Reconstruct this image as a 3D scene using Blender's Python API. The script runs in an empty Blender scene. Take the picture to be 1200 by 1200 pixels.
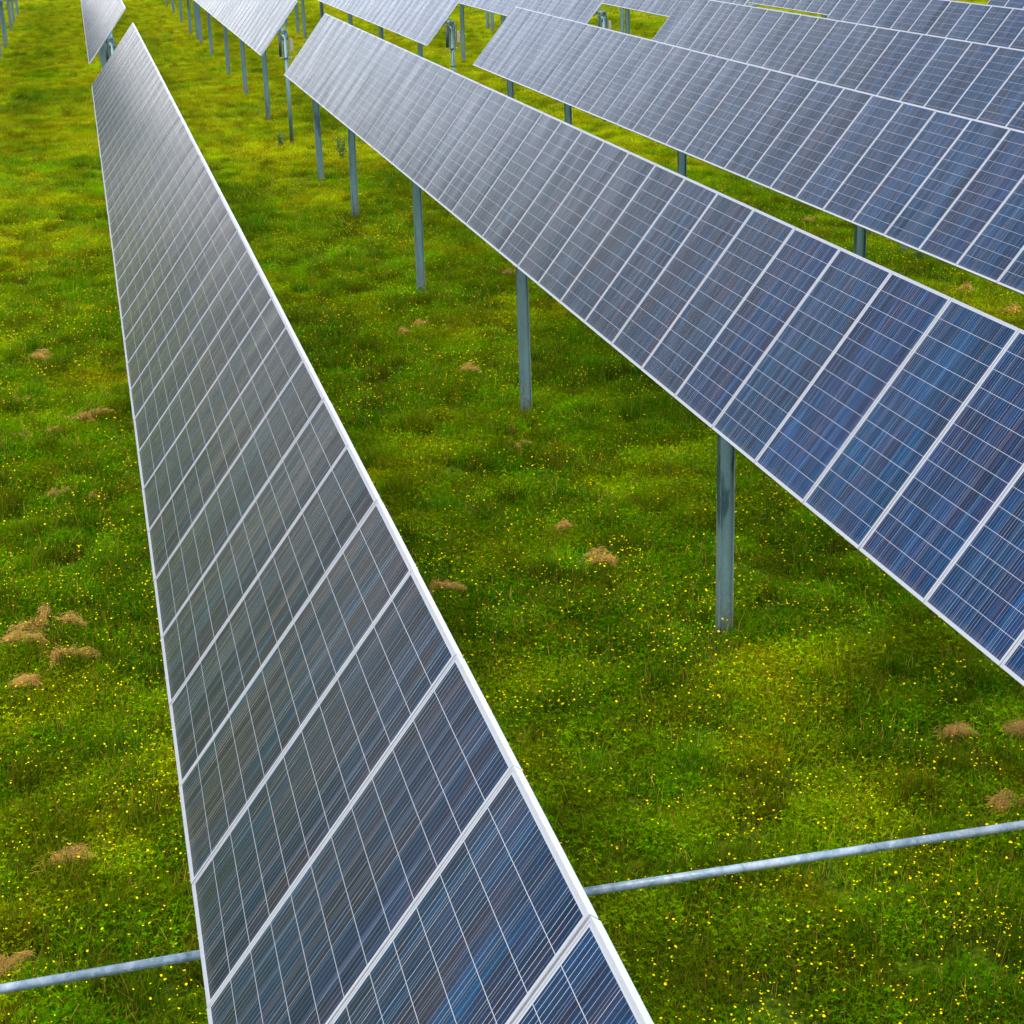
import bpy, math, random
from mathutils import Matrix, Vector, noise
random.seed(11)
C = bpy.context.scene.collection
sc = bpy.context.scene

# ------------------------------------------------------------ camera
PITCH, YAW, ROLL, FPX = 0.3134, 0.2445, -0.0293, 1975.9
f = Vector((math.sin(YAW)*math.cos(PITCH), math.cos(YAW)*math.cos(PITCH), -math.sin(PITCH)))
r0 = Vector((math.cos(YAW), -math.sin(YAW), 0)); u0 = r0.cross(f)
rt = math.cos(ROLL)*r0 + math.sin(ROLL)*u0
up = -math.sin(ROLL)*r0 + math.cos(ROLL)*u0
cd = bpy.data.cameras.new('camera'); cam = bpy.data.objects.new('camera', cd); C.objects.link(cam)
M = Matrix((rt, up, -f)).transposed().to_4x4(); M.translation = Vector((-0.6875, -14.59, 7.3124))
cam.matrix_world = M
cd.sensor_width = 36; cd.sensor_fit = 'HORIZONTAL'; cd.lens = FPX/1200*36
cd.shift_x = -16.07/1200; cd.shift_y = -96.78/1200
cd.clip_start = 0.1; cd.clip_end = 6000
sc.camera = cam
sc.render.resolution_x = 1024; sc.render.resolution_y = 1024

# ------------------------------------------------------------ sky and sun
SUN_EL, SUN_AZ = math.radians(56), math.radians(-118)     # azimuth measured from +Y towards +X
w = bpy.data.worlds.new('World'); sc.world = w; w.use_nodes = True
nt = w.node_tree; N = nt.nodes; LK = nt.links
bg = N['Background']; bg.inputs[1].default_value = 0.14
sky = N.new('ShaderNodeTexSky'); sky.sky_type = 'NISHITA'; sky.sun_disc = False
sky.sun_elevation = SUN_EL; sky.sun_rotation = SUN_AZ; sky.dust_density = 2.0
tc = N.new('ShaderNodeTexCoord')
mp = N.new('ShaderNodeMapping'); mp.inputs['Scale'].default_value = (1.0, 1.0, 2.6)
LK.new(tc.outputs['Generated'], mp.inputs[0])
n1 = N.new('ShaderNodeTexNoise'); n1.inputs['Scale'].default_value = 3.2; n1.inputs['Detail'].default_value = 7
n1.inputs['Roughness'].default_value = 0.58
LK.new(mp.outputs[0], n1.inputs['Vector'])
cr = N.new('ShaderNodeValToRGB'); cr.color_ramp.elements[0].position = 0.36; cr.color_ramp.elements[1].position = 0.60
cr.color_ramp.elements[0].color = (.42, .42, .42, 1)
LK.new(n1.outputs['Fac'], cr.inputs[0])
n2 = N.new('ShaderNodeTexNoise'); n2.inputs['Scale'].default_value = 6.0; n2.inputs['Detail'].default_value = 5
LK.new(mp.outputs[0], n2.inputs['Vector'])
cl = N.new('ShaderNodeValToRGB')
cl.color_ramp.elements[0].position = 0.3; cl.color_ramp.elements[0].color = (6.6, 7.0, 8.0, 1)
cl.color_ramp.elements[1].position = 0.7; cl.color_ramp.elements[1].color = (10.6, 10.8, 11.2, 1)
LK.new(n2.outputs['Fac'], cl.inputs[0])
mx = N.new('ShaderNodeMix'); mx.data_type = 'RGBA'
LK.new(cr.outputs[0], mx.inputs[0]); LK.new(sky.outputs[0], mx.inputs[6]); LK.new(cl.outputs[0], mx.inputs[7])
sz = N.new('ShaderNodeSeparateXYZ'); LK.new(tc.outputs['Generated'], sz.inputs[0])
hz = N.new('ShaderNodeMapRange'); LK.new(sz.outputs[2], hz.inputs[0])
for _i, _q in enumerate((0.0, 0.34, 1.45, 0.75)): hz.inputs[_i+1].default_value = _q
vs = N.new('ShaderNodeVectorMath'); vs.operation = 'SCALE'; LK.new(mx.outputs[2], vs.inputs[0]); LK.new(hz.outputs[0], vs.inputs['Scale'])
lf_ = N.new('ShaderNodeMapRange'); lf_.interpolation_type = 'SMOOTHSTEP'; LK.new(sz.outputs[0], lf_.inputs[0])
for _i, _q in enumerate((-0.27, -0.05, 0.32, 2.15)): lf_.inputs[_i+1].default_value = _q
vs2 = N.new('ShaderNodeVectorMath'); vs2.operation = 'SCALE'; LK.new(vs.outputs[0], vs2.inputs[0]); LK.new(lf_.outputs[0], vs2.inputs['Scale'])
hc = N.new('ShaderNodeValToRGB'); LK.new(sz.outputs[2], hc.inputs[0])
hc.color_ramp.elements[0].position = 0.03; hc.color_ramp.elements[0].color = (1.0, .955, .90, 1)
hc.color_ramp.elements[1].position = 0.22; hc.color_ramp.elements[1].color = (.74, .83, 1.0, 1)
mm = N.new('ShaderNodeMix'); mm.data_type = 'RGBA'; mm.blend_type = 'MULTIPLY'; mm.inputs[0].default_value = 1
LK.new(vs2.outputs[0], mm.inputs[6]); LK.new(hc.outputs[0], mm.inputs[7]); LK.new(mm.outputs[2], bg.inputs[0])
sd = bpy.data.lights.new('sun', 'SUN'); sd.energy = 2.9; sd.angle = math.radians(34); sd.color = (1, .95, .86)
so = bpy.data.objects.new('sun', sd); C.objects.link(so)
sv = Vector((math.sin(SUN_AZ)*math.cos(SUN_EL), math.cos(SUN_AZ)*math.cos(SUN_EL), math.sin(SUN_EL)))
so.rotation_euler = sv.to_track_quat('Z', 'Y').to_euler(); so.location = (-20, -10, 30)
sc.view_settings.view_transform = 'Standard'; sc.view_settings.look = 'None'
sc.view_settings.exposure = 0.30; sc.view_settings.gamma = 1
sc.cycles.max_bounces = 6; sc.cycles.transparent_max_bounces = 4

# ------------------------------------------------------------ node helpers
def mat(name):
    m = bpy.data.materials.new(name); m.use_nodes = True
    return m, m.node_tree.nodes, m.node_tree.links, m.node_tree.nodes['Principled BSDF']
class G:
    """tiny math-node builder"""
    def __init__(s, nt): s.nt = nt
    def n(s, t, **k):
        x = s.nt.nodes.new(t)
        for a, b in k.items(): setattr(x, a, b)
        return x
    def put(s, sock, v):
        if hasattr(v, 'is_output'): s.nt.links.new(v, sock)
        else: sock.default_value = v
    def m(s, op, a, b=0.0, c=None):
        x = s.n('ShaderNodeMath', operation=op); s.put(x.inputs[0], a); s.put(x.inputs[1], b)
        if c is not None: s.put(x.inputs[2], c)
        return x.outputs[0]
    def mix(s, fac, a, b, bt='MIX'):
        x = s.n('ShaderNodeMix', data_type='RGBA', blend_type=bt)
        s.put(x.inputs[0], fac)
        for i, v in ((6, a), (7, b)):
            s.put(x.inputs[i], v if hasattr(v, 'is_output') or len(v) == 4 else (*v, 1))
        return x.outputs[2]
    def noise(s, vec, scale, detail=3, rough=.5, dims='3D', w=None):
        x = s.n('ShaderNodeTexNoise', noise_dimensions=dims)
        if vec is not None: s.nt.links.new(vec, x.inputs['Vector'])
        if w is not None: s.put(x.inputs['W'], w)
        x.inputs['Scale'].default_value = scale; x.inputs['Detail'].default_value = detail; x.inputs['Roughness'].default_value = rough
        return x.outputs['Fac']
    def ramp(s, v, pts):
        x = s.n('ShaderNodeValToRGB'); s.nt.links.new(v, x.inputs[0])
        e = x.color_ramp.elements
        while len(e) < len(pts): e.new(.5)
        for k, (p, c) in enumerate(pts):
            e[k].position = p; e[k].color = c if len(c) == 4 else (*c, 1)
        return x.outputs[0]
    def rng(s, v, a, b, c=0., d=1.):
        x = s.n('ShaderNodeMapRange'); s.put(x.inputs[0], v)
        for i, q in enumerate((a, b, c, d)): s.put(x.inputs[i+1], q)
        return x.outputs[0]
    def comb(s, x, y, z):
        q = s.n('ShaderNodeCombineXYZ')
        for i, v in enumerate((x, y, z)): s.put(q.inputs[i], v)
        return q.outputs[0]

# ------------------------------------------------------------ panel dimensions
PW, PL, PITCHY, FT, LIP = 0.999, 1.959, 1.01, 0.040, 0.0115
CELL, GAP = 0.156, 0.0032
CW, CL = 6*CELL+5*GAP, 12*CELL+11*GAP

# ------------------------------------------------------------ materials
def m_cells():
    m, n, l, bs = mat('solar_cells'); g = G(m.node_tree)
    tc = g.n('ShaderNodeTexCoord'); oi = g.n('ShaderNodeObjectInfo'); rnd = oi.outputs['Random']
    sp = g.n('ShaderNodeSeparateXYZ'); l.new(tc.outputs['Object'], sp.inputs[0])
    u = g.m('ADD', sp.outputs[1], CW/2); v = g.m('ADD', sp.outputs[0], CL/2)      # u across the width, v up the slope
    st = CELL+GAP
    cu = g.m('FLOOR', g.m('DIVIDE', u, st)); cv = g.m('FLOOR', g.m('DIVIDE', v, st))
    fu = g.m('SUBTRACT', u, g.m('MULTIPLY', cu, st)); fv = g.m('SUBTRACT', v, g.m('MULTIPLY', cv, st))
    gap = g.m('MAXIMUM', g.m('GREATER_THAN', fu, CELL), g.m('GREATER_THAN', fv, CELL))
    out = g.m('MAXIMUM', g.m('MAXIMUM', g.m('LESS_THAN', u, 0), g.m('GREATER_THAN', u, CW)),
              g.m('MAXIMUM', g.m('LESS_THAN', v, 0), g.m('GREATER_THAN', v, CL)))
    white = g.m('MAXIMUM', gap, out)
    # five busbars per cell, soldered ribbons of uneven brightness
    bsp = CELL/5
    bi = g.m('FLOOR', g.m('DIVIDE', fu, bsp)); fb = g.m('SUBTRACT', g.m('SUBTRACT', fu, g.m('MULTIPLY', bi, bsp)), bsp/2)
    bid = g.m('ADD', g.m('MULTIPLY', cu, 5), bi)
    bar = g.m('LESS_THAN', g.m('ABSOLUTE', fb), 0.0011)
    wn = g.n('ShaderNodeTexWhiteNoise', noise_dimensions='2D')
    l.new(g.comb(bid, g.m('MULTIPLY', rnd, 97.3), 0), wn.inputs['Vector'])
    bst = g.m('POWER', wn.outputs['Value'], 2.0)
    # crystal streaks running up the slope
    sv = g.comb(g.m('MULTIPLY', u, 30), g.m('MULTIPLY', v, 1.6), g.m('MULTIPLY', rnd, 61))
    streak = g.noise(sv, 1.0, 4, .62)
    sv2 = g.comb(g.m('MULTIPLY', u, 9), g.m('MULTIPLY', v, 1.3), g.m('MULTIPLY', rnd, 37))
    blot = g.noise(sv2, 1.0, 3, .5)
    wide = g.noise(g.comb(g.m('MULTIPLY', u, 3.2), g.m('MULTIPLY', v, .55), g.m('MULTIPLY', rnd, 83)), 1.0, 3, .55)  # broad swaths imitating soft reflection bands, put into colour and coat
    grain = g.noise(g.comb(g.m('MULTIPLY', u, 220), g.m('MULTIPLY', v, 90), rnd), 1.0, 2, .6)
    wc = g.n('ShaderNodeTexWhiteNoise', noise_dimensions='3D'); l.new(g.comb(cu, cv, g.m('MULTIPLY', rnd, 41.7)), wc.inputs['Vector'])
    base = g.ramp(rnd, [(0., (.001, .028, .130)), (.30, (.002, .040, .125)), (.55, (.008, .020, .078)), (.78, (.002, .046, .120)), (.93, (.014, .012, .034)), (1., (.001, .042, .11))])
    tint = g.ramp(blot, [(.32, (.001, .055, .15)), (.50, (.001, .025, .095)), (.64, (.022, .012, .045))])
    col = g.mix(.5, base, tint)
    # the coating's blue fades to charcoal at grazing angles
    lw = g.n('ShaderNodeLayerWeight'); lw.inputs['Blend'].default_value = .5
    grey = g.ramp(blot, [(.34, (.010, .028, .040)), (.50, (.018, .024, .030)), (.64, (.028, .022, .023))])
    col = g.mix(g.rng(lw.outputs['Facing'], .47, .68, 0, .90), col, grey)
    br = g.rng(streak, .33, .68, .58, 1.4)
    br = g.m('MULTIPLY', br, g.rng(wc.outputs['Value'], 0, 1, .82, 1.18))
    br = g.m('MULTIPLY', br, g.rng(wide, .36, .62, .75, 1.15))
    br = g.m('MULTIPLY', br, g.rng(grain, .3, .7, .6, 1.5))
    vm = g.n('ShaderNodeVectorMath', operation='SCALE'); l.new(col, vm.inputs[0]); l.new(br, vm.inputs['Scale'])
    col = g.mix(g.m('MULTIPLY', bar, g.rng(bst, 0, 1, .27, 1.0)), vm.outputs[0], (.60, .66, .72))
    col = g.mix(g.m('MULTIPLY', g.m('GREATER_THAN', fu, CELL), g.m('SUBTRACT', 1, out)), col, (.16, .20, .28))
    col = g.mix(g.m('MAXIMUM', g.m('GREATER_THAN', fv, CELL), out), col, (.50, .54, .62))
    # dust film, thicker near the lower edge
    dust = g.m('MULTIPLY', g.rng(g.noise(tc.outputs['Object'], 5, 5, .6), .35, .75, .004, .03), 1)
    dust = g.m('ADD', dust, g.rng(v, .05, 0, 0, .12))
    col = g.mix(dust, col, (.30, .29, .27))
    l.new(col, bs.inputs['Base Color'])
    bs.inputs['Roughness'].default_value = .38; bs.inputs['Specular IOR Level'].default_value = .06
    cwt = g.m('MULTIPLY', g.rng(wide, .36, .62, .58, 1.0), g.m('MULTIPLY', g.rng(g.m('ADD', g.m('MULTIPLY', blot, .8), g.m('MULTIPLY', streak, .2)), .38, .60, .60, 1.0), g.rng(g.m('ADD', u, g.m('MULTIPLY', blot, .3)), .10, .62, .45, 1.0)))  # reflection bands painted into the coat weight, darker towards each panel's near side
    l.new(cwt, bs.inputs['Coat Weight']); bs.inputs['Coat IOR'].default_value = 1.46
    rr = g.rng(g.noise(sv, 1.0, 3, .5), .3, .7, .16, .30)
    l.new(rr, bs.inputs['Coat Roughness'])
    return m
def m_alu():
    m, n, l, bs = mat('anodised_frame'); g = G(m.node_tree); tc = g.n('ShaderNodeTexCoord')
    c = g.ramp(g.noise(tc.outputs['Object'], 14, 5, .6), [(.3, (.54, .545, .59)), (.7, (.63, .63, .67))])
    l.new(c, bs.inputs['Base Color']); bs.inputs['Metallic'].default_value = .25; bs.inputs['Roughness'].default_value = .42
    return m
def m_galv(name='galvanised_steel', a=(.15, .255, .265), b=(.26, .38, .38)):
    m, n, l, bs = mat(name); g = G(m.node_tree); ge = g.n('ShaderNodeNewGeometry')
    oi = g.n('ShaderNodeObjectInfo')
    vo = g.n('ShaderNodeTexVoronoi'); l.new(ge.outputs['Position'], vo.inputs['Vector']); vo.inputs['Scale'].default_value = 45
    sepc = g.n('ShaderNodeSeparateColor'); l.new(vo.outputs['Color'], sepc.inputs[0])
    mpn = g.n('ShaderNodeMapping'); l.new(ge.outputs['Position'], mpn.inputs[0]); mpn.inputs['Scale'].default_value = (6, 6, 1.1)
    big = g.noise(mpn.outputs[0], 1.3, 4, .6)
    fac = g.m('ADD', g.m('MULTIPLY', sepc.outputs[0], .22), g.m('MULTIPLY', g.rng(big, .3, .7), .6))
    col = g.mix(fac, a, b)
    # bare dark patches where the zinc has weathered, more on some posts
    st = g.rng(g.noise(mpn.outputs[0], .8, 4, .6), .54, .62)
    col = g.mix(g.m('MULTIPLY', st, g.rng(oi.outputs['Random'], .2, .9, .15, .85)), col, (.025, .065, .085))
    sx = g.n('ShaderNodeSeparateXYZ'); l.new(ge.outputs['Position'], sx.inputs[0])
    soil = g.m('MULTIPLY', g.rng(sx.outputs[2], .55, .1), g.rng(g.noise(ge.outputs['Position'], 18, 4, .7), .4, .6))
    col = g.mix(g.m('MULTIPLY', soil, .7), col, (.20, .16, .09))
    l.new(col, bs.inputs['Base Color']); bs.inputs['Metallic'].default_value = .35
    l.new(g.rng(sepc.outputs[1], 0, 1, .38, .58), bs.inputs['Roughness'])
    return m
def m_plain(name, col, rough=.6, metal=0, var=.25, scale=20):
    m, n, l, bs = mat(name); g = G(m.node_tree); tc = g.n('ShaderNodeTexCoord')
    c = g.mix(g.noise(tc.outputs['Object'], scale, 4, .6), tuple(x*(1-var) for x in col), tuple(x*(1+var) for x in col))
    l.new(c, bs.inputs['Base Color']); bs.inputs['Roughness'].default_value = rough; bs.inputs['Metallic'].default_value = metal
    return m
def patch_fields(g, pos):
    """shared large patches of the meadow, used by soil, grass and flowers"""
    a = g.noise(pos, .16, 3, .55); b = g.noise(pos, .55, 4, .6); c = g.noise(pos, 1.9, 3, .6)
    return a, b, c
def m_grass(name, shift=0.0, gain=1.0):
    m, n, l, bs = mat(name); g = G(m.node_tree)
    oi = g.n('ShaderNodeObjectInfo'); a, b, c = patch_fields(g, oi.outputs['Location'])
    at = g.n('ShaderNodeAttribute', attribute_name='tone')
    t = g.m('ADD', g.m('MULTIPLY', a, .50), g.m('MULTIPLY', b, .50))
    sl = g.n('ShaderNodeSeparateXYZ'); l.new(oi.outputs['Location'], sl.inputs[0])
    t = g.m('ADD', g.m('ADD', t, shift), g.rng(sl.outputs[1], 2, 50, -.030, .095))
    col = g.ramp(t, [(.40, (.06, .17, 0)), (.47, (.20, .37, 0)), (.53, (.41, .54, 0)), (.59, (.85, .76, 0))])
    fresh = g.mix(g.rng(c, .42, .62), (.07, .21, 0), (.34, .53, 0))
    col = g.mix(.42, col, fresh)
    col = g.mix(g.rng(at.outputs['Fac'], .80, .86), col, (.46, .30, .035))            # dead blades
    col = g.mix(g.rng(at.outputs['Fac'], .0, .8, .75, 0), col, (.04, .11, .0))
    hs = g.n('ShaderNodeHueSaturation'); l.new(col, hs.inputs['Color'])
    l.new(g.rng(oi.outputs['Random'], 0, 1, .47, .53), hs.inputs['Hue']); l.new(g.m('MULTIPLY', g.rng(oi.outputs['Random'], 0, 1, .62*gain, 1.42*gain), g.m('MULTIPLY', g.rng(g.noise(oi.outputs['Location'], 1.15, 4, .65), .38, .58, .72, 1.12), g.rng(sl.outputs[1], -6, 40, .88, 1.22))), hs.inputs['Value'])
    l.new(hs.outputs[0], bs.inputs['Base Color']); bs.inputs['Roughness'].default_value = .55
    bs.inputs['Specular IOR Level'].default_value = 0.0
    tr = g.n('ShaderNodeBsdfTranslucent'); l.new(hs.outputs[0], tr.inputs[0])
    ms = g.n('ShaderNodeMixShader'); ms.inputs[0].default_value = .4
    l.new(bs.outputs[0], ms.inputs[1]); l.new(tr.outputs[0], ms.inputs[2]); l.new(ms.outputs[0], n['Material Output'].inputs[0])
    return m
def m_ground():
    m, n, l, bs = mat('meadow_soil'); g = G(m.node_tree); ge = g.n('ShaderNodeNewGeometry')
    p = ge.outputs['Position']; a, b, c = patch_fields(g, p)
    fine = g.noise(p, 14, 6, .7)
    col = g.ramp(fine, [(.35, (.018, .03, .001)), (.5, (.06, .10, .002)), (.65, (.17, .23, .003))])
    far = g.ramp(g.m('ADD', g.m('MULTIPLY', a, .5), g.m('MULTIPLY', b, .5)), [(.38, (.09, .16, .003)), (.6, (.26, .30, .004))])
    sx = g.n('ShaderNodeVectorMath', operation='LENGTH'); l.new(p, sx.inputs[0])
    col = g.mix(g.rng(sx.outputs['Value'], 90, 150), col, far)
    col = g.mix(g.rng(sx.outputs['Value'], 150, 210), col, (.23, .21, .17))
    col = g.mix(g.m('MULTIPLY', g.rng(g.noise(p, .8, 5, .65), .60, .68), .6), col, (.13, .085, .035))
    l.new(col, bs.inputs['Base Color']); bs.inputs['Roughness'].default_value = .95; bs.inputs['Specular IOR Level'].default_value = .05
    bp = g.n('ShaderNodeBump'); bp.inputs['Strength'].default_value = .6; bp.inputs['Distance'].default_value = .05
    l.new(fine, bp.inputs['Height']); l.new(bp.outputs[0], bs.inputs['Normal'])
    return m
M_CELL, M_ALU, M_GALV = m_cells(), m_alu(), m_galv()
M_PIPE = m_galv('galvanised_pipe', (.10, .17, .21), (.62, .68, .72))
M_BACK = m_plain('white_backsheet', (.62, .63, .64), .5, 0, .05)
M_DARK = m_plain('dark_rubber', (.03, .05, .055), .5)
M_TAN = m_plain('tan_plastic_box', (.42, .34, .26), .5)
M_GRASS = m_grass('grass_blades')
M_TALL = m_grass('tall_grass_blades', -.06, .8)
M_SOIL = m_ground()
M_YEL = m_plain('buttercup_petals', (.95, .68, .0), .8, 0, .15)
M_YEL.node_tree.nodes['Principled BSDF'].inputs['Specular IOR Level'].default_value = 0
M_STEM = m_plain('green_stem', (.09, .15, .01), .6)
M_LEAF = m_plain('weed_leaf', (.05, .12, .006), .8, 0, .4)
M_HAY = m_plain('dry_straw', (.48, .255, .045), .9, 0, .5, 14)

# ------------------------------------------------------------ mesh helpers
class MB:
    def __init__(s): s.v = []; s.f = []; s.mi = []
    def box(s, c, d, mi=0, R=None):
        b = len(s.v)
        for x in (-.5, .5):
            for y in (-.5, .5):
                for z in (-.5, .5):
                    p = Vector((x*d[0], y*d[1], z*d[2]))
                    if R: p = R @ p
                    s.v.append(tuple(p+Vector(c)))
        for q in ((0,1,3,2),(4,6,7,5),(0,4,5,1),(2,3,7,6),(0,2,6,4),(1,5,7,3)):
            s.f.append(tuple(b+i for i in q)); s.mi.append(mi)
        return s
    def tube(s, p, q, r, n=12, mi=0, hole=0.0):
        p, q = Vector(p), Vector(q); ax = (q-p).normalized()
        a = ax.orthogonal().normalized(); c = ax.cross(a); b = len(s.v)
        rings = [(p, r), (q, r)]
        if hole: rings = [(p+ax*.15, hole), (p, hole), (p, r), (q, r), (q, hole), (q-ax*.15, hole)]
        for o, rr in rings:
            for k in range(n):
                t = 2*math.pi*k/n; s.v.append(tuple(o+rr*(math.cos(t)*a+math.sin(t)*c)))
        for j in range(len(rings)-1):
            for k in range(n):
                s.f.append((b+j*n+k, b+j*n+(k+1) % n, b+(j+1)*n+(k+1) % n, b+(j+1)*n+k)); s.mi.append(mi)
        s.f.append(tuple(b+k for k in range(n))[::-1]); s.mi.append(mi)
        e = b+(len(rings)-1)*n; s.f.append(tuple(e+k for k in range(n))); s.mi.append(mi)
        return s
    def mesh(s, name, mats, smooth=False):
        me = bpy.data.meshes.new(name); me.from_pydata(s.v, [], s.f)
        for m in mats: me.materials.append(m)
        for i, p in enumerate(me.polygons):
            p.material_index = s.mi[i] if i < len(s.mi) else 0
            p.use_smooth = smooth and len(p.vertices) == 4
        me.validate(); me.update(); return me
def link(name, me, parent=None, loc=(0, 0, 0), rot=(0, 0, 0)):
    o = bpy.data.objects.new(name, me); C.objects.link(o); o.parent = parent; o.location = loc; o.rotation_euler = rot
    return o
def tag(o, label=None, cat=None, group=None, kind=None):
    for k, v in (('label', label), ('category', cat), ('group', group), ('kind', kind)):
        if v: o[k] = v
    return o

# ------------------------------------------------------------ ground
def gz(x, y):
    return -.09+.07*(noise.noise((x*.11, y*.11, 3.1))) + .035*noise.noise((x*.6, y*.6, 7.7))
def ground_mesh():
    xs = [-2500, -900, -300, -120, -60] + [-30+i*1.0 for i in range(111)] + [110, 160, 300, 900, 2500]
    ys = [-2000, -600, -200, -80, -40] + [-20+i*1.0 for i in range(161)] + [170, 240, 400, 900, 3500]
    v = [(x, y, gz(x, y) if -30 <= x <= 80 and -20 <= y <= 140 else 0) for y in ys for x in xs]
    n = len(xs)
    fs = [(j*n+i, j*n+i+1, (j+1)*n+i+1, (j+1)*n+i) for j in range(len(ys)-1) for i in range(n-1)]
    me = bpy.data.meshes.new('ground'); me.from_pydata(v, [], fs); me.materials.append(M_SOIL)
    me.polygons.foreach_set('use_smooth', [True]*len(fs)); return me
tag(link('ground', ground_mesh()), kind='structure')

# ------------------------------------------------------------ one of each array part
def panel_mesh():       # laminate: cells on top, backsheet below
    b = MB(); x, y = PL/2-.004, PW/2-.004
    b.box((0, 0, -.0055), (2*x, 2*y, .005), 1)
    b.mi[-1] = 0
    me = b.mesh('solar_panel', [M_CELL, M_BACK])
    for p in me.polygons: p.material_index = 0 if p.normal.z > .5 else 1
    b2 = MB(); return me
def frame_mesh():
    b = MB(); hx, hy = PL/2, PW/2
    # outer walls
    for s in (-1, 1):
        b.box((s*(hx-.001), 0, -FT/2), (.002, 2*hy, FT)); b.box((0, s*(hy-.001), -FT/2), (2*hx-.004, .002, FT))
        b.box((s*(hx-.002-(LIP-.002)/2), 0, -.001), (LIP-.002, 2*hy-.004, .002))
        b.box((0, s*(hy-.002-(LIP-.002)/2), -.001), (2*hx-2*LIP, LIP-.002, .002))
        b.box((s*(hx-.002-.0125), 0, -FT+.001), (.025, 2*hy-.004, .002))
        b.box((0, s*(hy-.002-.0125), -FT+.001), (2*hx-.054, .025, .002))
    me = b.mesh('frame', [M_ALU])
    return me
def ibeam(z0, z1):      # flanges face east and west, web between
    b = MB(); h = z1-z0; zc = (z0+z1)/2
    b.box((-.073, 0, zc), (.007, .10, h)); b.box((.073, 0, zc), (.007, .10, h)); b.box((0, 0, zc), (.139, .006, h))
    return b
PANEL, FRAME = panel_mesh(), frame_mesh()
TUBE_DROP = FT+.035+.065
JBOX = MB().box((.45, 0, -.022), (.10, .12, .022)).mesh('junction_box', [M_DARK])

RAIL = MB().box((0, 0, -FT-.0185), (.42, .035, .035)).mesh('mounting_rail', [M_GALV])
def bearing_mesh():
    b = MB(); b.tube((0, -.04, 0), (0, .04, 0), .092, 20); b.box((0, 0, -.115), (.16, .07, .06)); b.box((0, .045, -.16), (.17, .012, .16))
    b.box((0, -.045, -.16), (.17, .012, .16))
    return b.mesh('bearing', [M_GALV], True)
BEARING = bearing_mesh()
def gearbox_mesh(drop):
    b = MB(); b.box((.0, 0, -drop), (.24, .30, .26)); b.tube((-.16, 0, -drop), (.16, 0, -drop), .055, 16)
    for s in (-1, 1): b.box((s*.10, 0, -drop/2-.05), (.012, .10, drop-.30))
    return b.mesh('gearbox', [M_GALV], True)

def solar_array(x, th, H, y_far, n, label, post_ys, tube_y, end_post=None, gear_y=None, seed=0):
    """x, H: centre of the panels' upper plane; th: tilt, right edge high; panels run from y_far towards the camera"""
    rng = random.Random(seed)
    root = bpy.data.objects.new('solar_array', None); C.objects.link(root)
    root.location = (x, y_far-n*PITCHY/2, 0); root.empty_display_size = .3
    tag(root, label, 'solar array', 'rows of tilted solar panels in the meadow')
    oy = root.location.y
    nx, nz = -math.sin(th), math.cos(th)
    for j in range(n):
        y = y_far-(j+.5)*PITCHY
        jit = math.radians(rng.gauss(0, .10)); jz = math.radians(rng.gauss(0, .07))
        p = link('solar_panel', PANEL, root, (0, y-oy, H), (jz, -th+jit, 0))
        link('frame', FRAME, p)
        if y < 45: link('junction_box', JBOX, p)
    tx, tz = -nx*TUBE_DROP, H-nz*TUBE_DROP
    tb = MB().tube((tx, tube_y[0]-oy, tz), (tx, tube_y[1]-oy, tz), .064, 8, hole=.054).mesh('torque_tube', [M_GALV])
    link('torque_tube', tb, root)
    for j in range(n+1):
        y = y_far-j*PITCHY+(-.05 if j == 0 else .05 if j == n else 0)
        link('mounting_rail', RAIL, root, (0, y-oy, H), (0, -th, 0))
    pm = None
    for y in post_ys:
        if pm is None: pm = ibeam(-.3, tz-.13).mesh('post', [M_GALV])
        p = link('post', pm, root, (tx-.085, y-oy, 0), (rng.gauss(0, .006), rng.gauss(0, .006), 0))
        link('bearing', BEARING, p, (.085, 0, tz))
    if end_post is not None:
        b = MB(); b.tube((0, 0, -.3), (0, 0, tz-.08), .058, 20); b.tube((0, 0, tz-1.30), (0, 0, tz-1.24), .070, 20)
        b.tube((0, 0, tz-.78), (0, 0, tz-.72), .072, 20)
        p = link('end_post', b.mesh('end_post', [M_GALV], True), root, (tx, end_post-oy, 0))
        link('bearing', BEARING, p, (0, 0, tz))
        b = MB(); b.box((0, 0, tz-.75), (.36, .16, .02)); b.box((-.10, 0, tz-.40), (.012, .12, .68)); b.box((.10, 0, tz-.40), (.012, .12, .68))
        link('bracket', b.mesh('bracket', [M_GALV]), p)
        b = MB(); b.tube((-.165, -.02, tz-.72), (-.155, -.02, tz-.10), .038, 14); b.tube((-.155, -.02, tz-.12), (-.13, -.02, tz+.03), .014, 10)
        link('damper', b.mesh('damper', [M_DARK], True), p)
        b = MB(); b.box((.185, -.03, tz-.40), (.085, .10, .34)); b.box((.185, -.083, tz-.40), (.065, .008, .30))
        link('control_box', b.mesh('control_box', [M_TAN]), p)
    if gear_y is not None:
        p = link('gear_post', ibeam(-.3, tz-.13).mesh('gear_post', [M_GALV]), root, (tx, gear_y+.27-oy, 0))
        link('gearbox', gearbox_mesh(.90).copy(), p, (0, -.27, tz))
    return root

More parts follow.
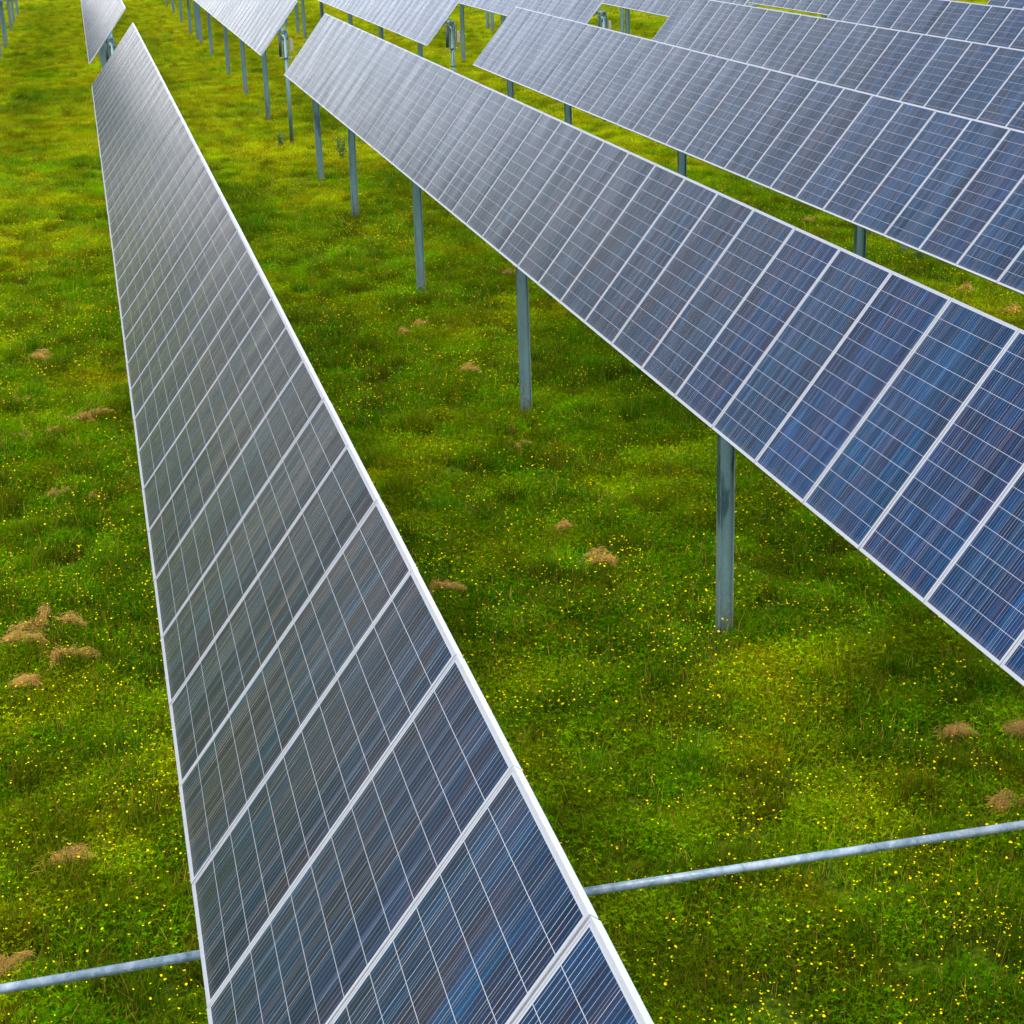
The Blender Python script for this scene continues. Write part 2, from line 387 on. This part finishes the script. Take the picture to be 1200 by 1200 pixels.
NEAR_POSTS = [29.8, 24.06, 16.15, 8.21, .178, -12.0]
FAR_POSTS = [42.39, 50.04, 57.49, 66.19, 73.0, 80.9, 88.8, 96.7, 104.6]
A_, B_, C_, D_ = (0, .914, 3.3806), (4.9945, .9105, 3.4015), (10.2147, .880, 3.3561), (14.9993, .880, 3.455)
GY, GY2, GZ = -7.4, 76.3, 2.42
near = [
 (A_, 31.31, 44, 'large grey panel row crossing the left foreground from bottom to top'),
 (B_, 31.237, 43, 'long blue panel row on posts running to the lower right, right of the foreground row'),
 (C_, 31.42, 43, 'second blue panel row from the foreground one, its lower edge above the narrow grass strip'),
 (D_, 31.08, 43, 'panel row behind the grass strip row, its far end beside the small green window'),
 ((20.0, .880, 3.43), 31.2, 38, 'upper right panel row, second from the top right corner'),
 ((24.9, .880, 3.43), 31.2, 38, 'topmost panel row cutting the top right corner'),
]
for i, ((x, th, H), yf, n, lb) in enumerate(near):
    solar_array(x, th, H, yf, n, lb, [y for y in NEAR_POSTS if y > yf-n*PITCHY], (yf-n*PITCHY-.1, yf+.12), None, GY, 10+i)
far = [
 ((-4.64, .912, 3.39), 37.6, 72, 'row at the top left edge of which only posts show'),
 (A_, 37.65, 72, 'pale panel row at the top left, beyond the far tip of the grey foreground row'),
 (B_, 37.18, 72, 'pale panel row at the top with a long line of bare posts below it'),
 (C_, 37.9, 72, 'pale panel row at the top centre, its round end post above the blue row'),
 (D_, 37.6, 38, 'pale panel row at the top, left of the small green window'),
 ((20.0, .880, 3.43), 37.6, 38, 'panel row whose lower edge tops the small green window'),
 ((24.9, .880, 3.43), 37.6, 38, 'farthest panel row at the top edge, right of centre'),
]
for i, ((x, th, H), ys, n, lb) in enumerate(far):
    yf = ys+n*PITCHY
    posts = [y for y in FAR_POSTS if y < yf]
    if i == 0: posts = [42.4, 49.9, 57.3, 64.6, 71.8, 80.5, 89.0, 94.9, 102.8]
    solar_array(x, th, H, yf, n, lb, posts, (ys-.58, yf+.1), ys-.45, GY2 if n > 40 else 74.2, 40+i)

# ------------------------------------------------------------ drive shafts crossing the rows
def drive_shaft(y, z, x0, x1, label, step, dz={}):
    b = MB(); x = x0; zz = z; k = 0
    xs = [x0]+[v for v in step if x0 < v < x1]+[x1]
    for a, c in zip(xs[:-1], xs[1:]):
        b.tube((a+.17, 0, dz.get(a, 0)), (c-.17, 0, dz.get(c, 0)), .0235, 14)
    root = link('drive_shaft', b.mesh('drive_shaft', [M_PIPE], True), None, (0, y, z))
    for v in step:
        m = MB().tube((v-.22, 0, dz.get(v, 0)), (v-.14, 0, dz.get(v, 0)), .034, 14).tube((v+.14, 0, dz.get(v, 0)), (v+.22, 0, dz.get(v, 0)), .034, 14)
        link('coupling', m.mesh('coupling', [M_GALV], True), root)
    tag(root, label, 'drive shaft', 'galvanised drive shafts across the rows')
TX = [a[0]+math.sin(a[1])*TUBE_DROP for a in ((-4.64, .91), A_[:2], B_[:2], C_[:2], D_[:2], (20, .88), (24.9, .88))]
drive_shaft(GY, GZ, -9.5, 29.5, 'long galvanised pipe crossing under the foreground panel row above the grass', TX, {TX[2]: -.10, TX[3]: -.12, TX[4]: -.12, TX[5]: -.12, TX[6]: -.12, 29.5: -.12})
drive_shaft(GY2, GZ, -9.5, 10.6, 'thin distant pipe crossing the posts at the very top left', TX[:4])

# ------------------------------------------------------------ meadow
def blade(V, F, T, p, h, wd, lean, az, tone, seg=2):
    ca, sa = math.cos(az), math.sin(az); b = len(V)
    px, py = -sa*wd/2, ca*wd/2
    for k in range(seg):
        t = k/seg; o = lean*t*t; ww = 1-.35*t
        for s in (-1, 1): V.append((p[0]+ca*o+s*px*ww, p[1]+sa*o+s*py*ww, h*t*(1-.12*t))); T.append(tone)
    V.append((p[0]+ca*lean, p[1]+sa*lean, h*.86)); T.append(tone)
    for k in range(seg-1): F.append((b+2*k, b+2*k+1, b+2*k+3, b+2*k+2))
    F.append((b+2*seg-2, b+2*seg-1, b+2*seg))
def tuft(name, nb, rad, hmin, hmax, nl, seed, wd=(.004, .008), m=None):
    R = random.Random(seed); V, F, T = [], [], []
    for _ in range(nb):
        a = R.uniform(0, 6.283); r = rad*math.sqrt(R.random()); h = R.uniform(hmin, hmax)*(1-.3*r/rad)
        blade(V, F, T, (r*math.cos(a), r*math.sin(a)), h, R.uniform(*wd), h*R.uniform(.1, .9), R.uniform(0, 6.283), R.random())
    for _ in range(nl):     # clover and herb leaves held flat
        a = R.uniform(0, 6.283); r = rad*math.sqrt(R.random()); z = R.uniform(.03, hmax*.62); s = R.uniform(.008, .021)
        c = Vector((r*math.cos(a), r*math.sin(a), z)); tone = R.uniform(0, .84); az = R.uniform(0, 6.283)
        for k in range(3):
            d = Vector((math.cos(az+k*2.09), math.sin(az+k*2.09), R.uniform(-.5, .5))); e = Vector((-d.y, d.x, R.uniform(-.3, .3)))
            b = len(V)
            for q in (c, c+s*(d*.6+e*.5), c+s*d*1.3, c+s*(d*.6-e*.5)): V.append(tuple(q)); T.append(tone)
            F.append((b, b+1, b+2, b+3))
    me = bpy.data.meshes.new(name); me.from_pydata(V, [], F); me.materials.append(m or M_GRASS)
    at = me.attributes.new('tone', 'FLOAT', 'POINT'); at.data.foreach_set('value', T)
    return bpy.data.objects.new(name, me)
def flower(name, n, rad, seed):
    R = random.Random(seed); b = MB()
    for _ in range(n):
        a = R.uniform(0, 6.283); r = rad*math.sqrt(R.random()); h = R.uniform(.14, .30)
        c = Vector((r*math.cos(a), r*math.sin(a), h)); rr = R.uniform(.005, .0115)
        tx, ty = R.uniform(-.5, .5), R.uniform(-.5, .5)
        i0 = len(b.v); b.v.append(tuple(c))
        for k in range(10):
            t = k*.6283; q = rr*(1 if k % 2 == 0 else .72)
            b.v.append((c.x+q*math.cos(t), c.y+q*math.sin(t), c.z+.35*rr+q*(tx*math.cos(t)+ty*math.sin(t))))
        for k in range(10): b.f.append((i0, i0+1+k, i0+1+(k+1) % 10)); b.mi.append(0)
        i0 = len(b.v)
        for p, w_ in ((c, .001), (Vector((c.x*.9, c.y*.9, 0)), .0015)):
            b.v.append((p.x-w_, p.y, p.z)); b.v.append((p.x+w_, p.y, p.z))
        b.f.append((i0, i0+1, i0+3, i0+2)); b.mi.append(1)
    return bpy.data.objects.new(name, b.mesh(name, [M_YEL, M_STEM]))

def scatter(name, label, coll_objs, region, dens, noise_scale, lo, hi, dmin, smin, smax, seed, cat):
    coll = bpy.data.collections.new(name+'_variants')
    for o in coll_objs: coll.objects.link(o)
    x0, x1, y0, y1 = region; stp = 2.0
    nx, ny = int((x1-x0)/stp), int((y1-y0)/stp)
    V = [(x0+i*stp, y0+j*stp, gz(x0+i*stp, y0+j*stp)) for j in range(ny+1) for i in range(nx+1)]
    F = [(j*(nx+1)+i, j*(nx+1)+i+1, (j+1)*(nx+1)+i+1, (j+1)*(nx+1)+i) for j in range(ny) for i in range(nx)
         if in_view(x0+(i+.5)*stp, y0+(j+.5)*stp)]
    me = bpy.data.meshes.new(name); me.from_pydata(V, [], F)
    o = link(name, me); tag(o, label, cat, kind='stuff')
    ng = bpy.data.node_groups.new(name, 'GeometryNodeTree')
    ng.interface.new_socket('Geometry', in_out='INPUT', socket_type='NodeSocketGeometry')
    ng.interface.new_socket('Geometry', in_out='OUTPUT', socket_type='NodeSocketGeometry')
    n, l = ng.nodes, ng.links
    gi, go = n.new('NodeGroupInput'), n.new('NodeGroupOutput')
    ds = n.new('GeometryNodeDistributePointsOnFaces'); ds.distribute_method = 'RANDOM'
    ds.inputs['Seed'].default_value = seed
    pos = n.new('GeometryNodeInputPosition'); nz = n.new('ShaderNodeTexNoise'); nz.inputs['Scale'].default_value = noise_scale
    nz.inputs['Detail'].default_value = 4; nz.inputs['Roughness'].default_value = .65
    l.new(pos.outputs[0], nz.inputs['Vector'])
    mr = n.new('ShaderNodeMapRange'); l.new(nz.outputs['Fac'], mr.inputs[0])
    for i, q in enumerate((lo, hi, dmin, dens)): mr.inputs[i+1].default_value = q
    l.new(mr.outputs[0], ds.inputs['Density'])
    l.new(gi.outputs[0], ds.inputs['Mesh'])
    ci = n.new('GeometryNodeCollectionInfo'); ci.inputs['Collection'].default_value = coll
    ci.inputs['Separate Children'].default_value = True; ci.inputs['Reset Children'].default_value = True
    ip = n.new('GeometryNodeInstanceOnPoints'); ip.inputs['Pick Instance'].default_value = True
    l.new(ds.outputs['Points'], ip.inputs['Points']); l.new(ci.outputs[0], ip.inputs['Instance'])
    rv = n.new('FunctionNodeRandomValue'); rv.data_type = 'FLOAT_VECTOR'
    rv.inputs[0].default_value = (-.12, -.12, 0); rv.inputs[1].default_value = (.12, .12, 6.283)
    l.new(rv.outputs[0], ip.inputs['Rotation'])
    rs = n.new('FunctionNodeRandomValue'); rs.data_type = 'FLOAT'; rs.inputs[2].default_value = smin; rs.inputs[3].default_value = smax
    rs.inputs['Seed'].default_value = 5
    l.new(rs.outputs[1], ip.inputs['Scale']); l.new(ip.outputs[0], go.inputs[0])
    md = o.modifiers.new('scatter', 'NODES'); md.node_group = ng
    return o
def in_view(x, y):      # the part of the field a camera at or near the photo's spot can see
    dx, dy = x+.69, y+14.59
    if y < -9: return False
    s = dx-math.tan(YAW)*dy
    return abs(s) < 5.5+.37*dy and y < 128

REG = (-14, 62, -10, 128)
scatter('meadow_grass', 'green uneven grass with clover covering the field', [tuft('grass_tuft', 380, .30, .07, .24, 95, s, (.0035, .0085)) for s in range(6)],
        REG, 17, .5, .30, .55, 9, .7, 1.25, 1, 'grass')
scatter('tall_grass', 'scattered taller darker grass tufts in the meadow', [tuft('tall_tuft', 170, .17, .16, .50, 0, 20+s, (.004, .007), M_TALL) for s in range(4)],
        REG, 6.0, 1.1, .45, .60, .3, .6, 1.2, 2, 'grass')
scatter('buttercups', 'tiny yellow buttercup flowers dotted through the grass', [flower('buttercup_patch', 7, .28, 40+s) for s in range(5)],
        REG, 26, .42, .46, .58, 1.0, .65, 1.3, 3, 'flowers')

# ------------------------------------------------------------ dry straw clumps
def hay_mesh(seed):
    R = random.Random(seed); V, F = [], []
    def strand(p, az, L, wd, cv, tilt):
        b = len(V); dr = Vector((math.cos(az), math.sin(az), tilt)).normalized(); sd_ = Vector((-dr.y, dr.x, 0)).normalized()*wd/2
        for k in range(4):
            t = k/3-.5; c = p+dr*L*t+Vector((0, 0, -cv*L*(2*t)**2)); V.append(tuple(c-sd_)); V.append(tuple(c+sd_+Vector((0, 0, wd*.5))))
        for k in range(3): F.append((b+2*k, b+2*k+1, b+2*k+3, b+2*k+2))
    # ragged swaths: each follows a bent line, humped in places
    for _ in range(3):
        x, y, a = R.gauss(0, .12), R.gauss(0, .10), R.uniform(-1.0, 1.0); hump = R.uniform(.06, .15)
        for st in range(9):
            x += .045*math.cos(a); y += .045*math.sin(a); a += R.gauss(0, .45)
            hh = hump*math.sin(math.pi*(st+.5)/9)*R.uniform(.6, 1.2)
            for _k in range(17):
                strand(Vector((x+R.gauss(0, .028), y+R.gauss(0, .028), .01+hh*R.random())), a+R.gauss(0, .35), R.uniform(.07, .2), R.uniform(.002, .005), R.uniform(.0, .5), R.gauss(0, .3))
    for _ in range(70):       # loose straws around
        strand(Vector((R.gauss(0, .14), R.gauss(0, .11), R.uniform(-.02, .04))), R.uniform(0, 6.28), R.uniform(.06, .2), R.uniform(.002, .0045), R.uniform(0, .3), R.gauss(0, .2))
    me = bpy.data.meshes.new('hay_clump'); me.from_pydata(V, [], F); me.materials.append(M_HAY); return me
HM = [hay_mesh(s) for s in range(9)]
HAY = [(-2.05, 13.77, 1.1, 'brown dry straw clump, uppermost of those left of the grey panel row'),
 (-2.21, 11.34, .6, 'small pale straw wisp at the left photo edge, just above the long straw swath'),
 (-1.41, 10.05, 1.3, 'wide dry straw clump in the upper left grass, nearest the grey panel edge'),
 (-1.7, 9.55, .8, 'small straw clump between the wide clump and the left photo edge'),
 (-2.27, 9.38, 1.1, 'flat dry straw clump touching the left photo edge at middle height'),
 (-1.63, 6.68, .7, 'left one of two small straw curls in the left grass'),
 (-1.21, 6.53, .7, 'right one of two small straw curls in the left grass'),
 (4.17, 3.4, .7, 'small tan straw clump left of the large near post, upper of two'),
 (4.2, 2.21, 1.0, 'round orange tan straw clump left of the large near post, lower of two'),
 (-2.11, 2.15, 1.2, 'large straw clump cut by the left photo edge below the middle'),
 (-1.72, 2.46, 1.2, 'bushy dry straw clump, upper of the lower left cluster'),
 (-1.6, 1.77, 1.1, 'dry straw clump, right one of the lower left cluster'),
 (-1.88, 1.15, 1.0, 'sparse straw clump, lowest of the lower left cluster'),
 (-1.59, -2.28, 1.1, 'lone upright straw clump in the lower left grass'),
 (-1.92, -3.55, .7, 'small straw clump at the left edge just above the pipe'),
 (6.87, 17.13, .8, 'small straw clump beside the post under the blue row'),
 (4.06, 13.07, .9, 'faint straw clump in mid meadow between the grey and the blue rows'),
 (4.45, 13.55, .7, 'tiny straw clump behind the faint mid meadow one'),
 (4.55, 10.53, .9, 'straw clump in the grass left of the middle post'),
 (4.45, 6.55, .7, 'small brown straw clump below the middle post'),
 (2.41, 2.22, .9, 'straw clump half hidden against the right edge of the grey row'),
 (6.74, -2.57, 1.0, 'tan straw clump at the right photo edge below the blue row'),
 (6.11, -2.49, .9, 'flat straw clump left of the right edge one, below the blue row'),
 (5.96, -3.78, 1.0, 'tan straw clump at the right photo edge just above the pipe'),
 (14.39, 19.87, .9, 'straw clump in the narrow grass strip, left one'),
 (14.38, 12.65, 1.1, 'straw clump in the narrow grass strip, middle one'),
 (14.29, 10.97, 1.1, 'straw clump in the narrow grass strip, right one')]
for i, (x, y, s, lb) in enumerate(HAY):
    o = link('hay_clump', HM[i % 9], None, (x, y, gz(x, y)+.105), (0, 0, random.uniform(-.7, .7))); o.scale = (s*.64, s*.64, s*.95)
    tag(o, lb, 'straw clump', 'dry straw clumps lying in the grass')

# ------------------------------------------------------------ tall grass left uncut round the post feet
for i, (x, y, s, lb) in enumerate(((5.18, .02, 1.15, 'tall grass clump at the foot of the large near post'),
                     (5.25, 8.0, 1.0, 'tall grass clump at the foot of the second post from the near one'),
                     (5.20, 16.0, .95, 'tall grass clump at the foot of the third post from the near one'))):
    o = tuft('grass_clump', 130, .17, .15, .42, 0, 70+i, (.004, .007), M_TALL); C.objects.link(o)
    o.location = (x, y, gz(x, y)); o.scale = (s, s, s); tag(o, lb, 'grass clump', 'uncut grass clumps at post feet')

# ------------------------------------------------------------ leafy weeds
def weed(seed, h, n):
    R = random.Random(seed); st = MB(); lf = MB()
    for _ in range(7):
        a = R.uniform(0, 6.283); t = Vector((math.cos(a)*R.uniform(.05, .25)*h, math.sin(a)*R.uniform(.05, .25)*h, h*R.uniform(.6, 1)))
        st.tube((0, 0, 0), t, .006, 5)
        for k in range(n):
            q = t*R.uniform(.2, 1)+Vector((R.gauss(0, .03), R.gauss(0, .03), 0)); L = R.uniform(.05, .11)
            d = Vector((R.gauss(0, 1), R.gauss(0, 1), R.gauss(.1, .5))).normalized(); e = d.orthogonal().normalized()*L*.22
            b = len(lf.v)
            for p in (q, q+d*L*.5+e, q+d*L, q+d*L*.5-e): lf.v.append(tuple(p))
            lf.f.append((b, b+1, b+2, b+3)); lf.mi.append(0)
    return st.mesh('leafy_weed', [M_STEM]), lf.mesh('foliage', [M_LEAF])
for x, y, h, lb in ((6.09, 33.36, .95, 'dark leafy weed beside the far posts of the blue row'),
                    (4.72, 36.3, .6, 'low dark weed at the foot of the round end post'),
                    (14.9, 15.3, .6, 'dark leafy weed in the narrow grass strip')):
    a, b = weed(int(x*10), h, 26)
    o = link('leafy_weed', a, None, (x, y, gz(x, y))); link('foliage', b, o)
    tag(o, lb, 'plant', 'dark leafy weeds')
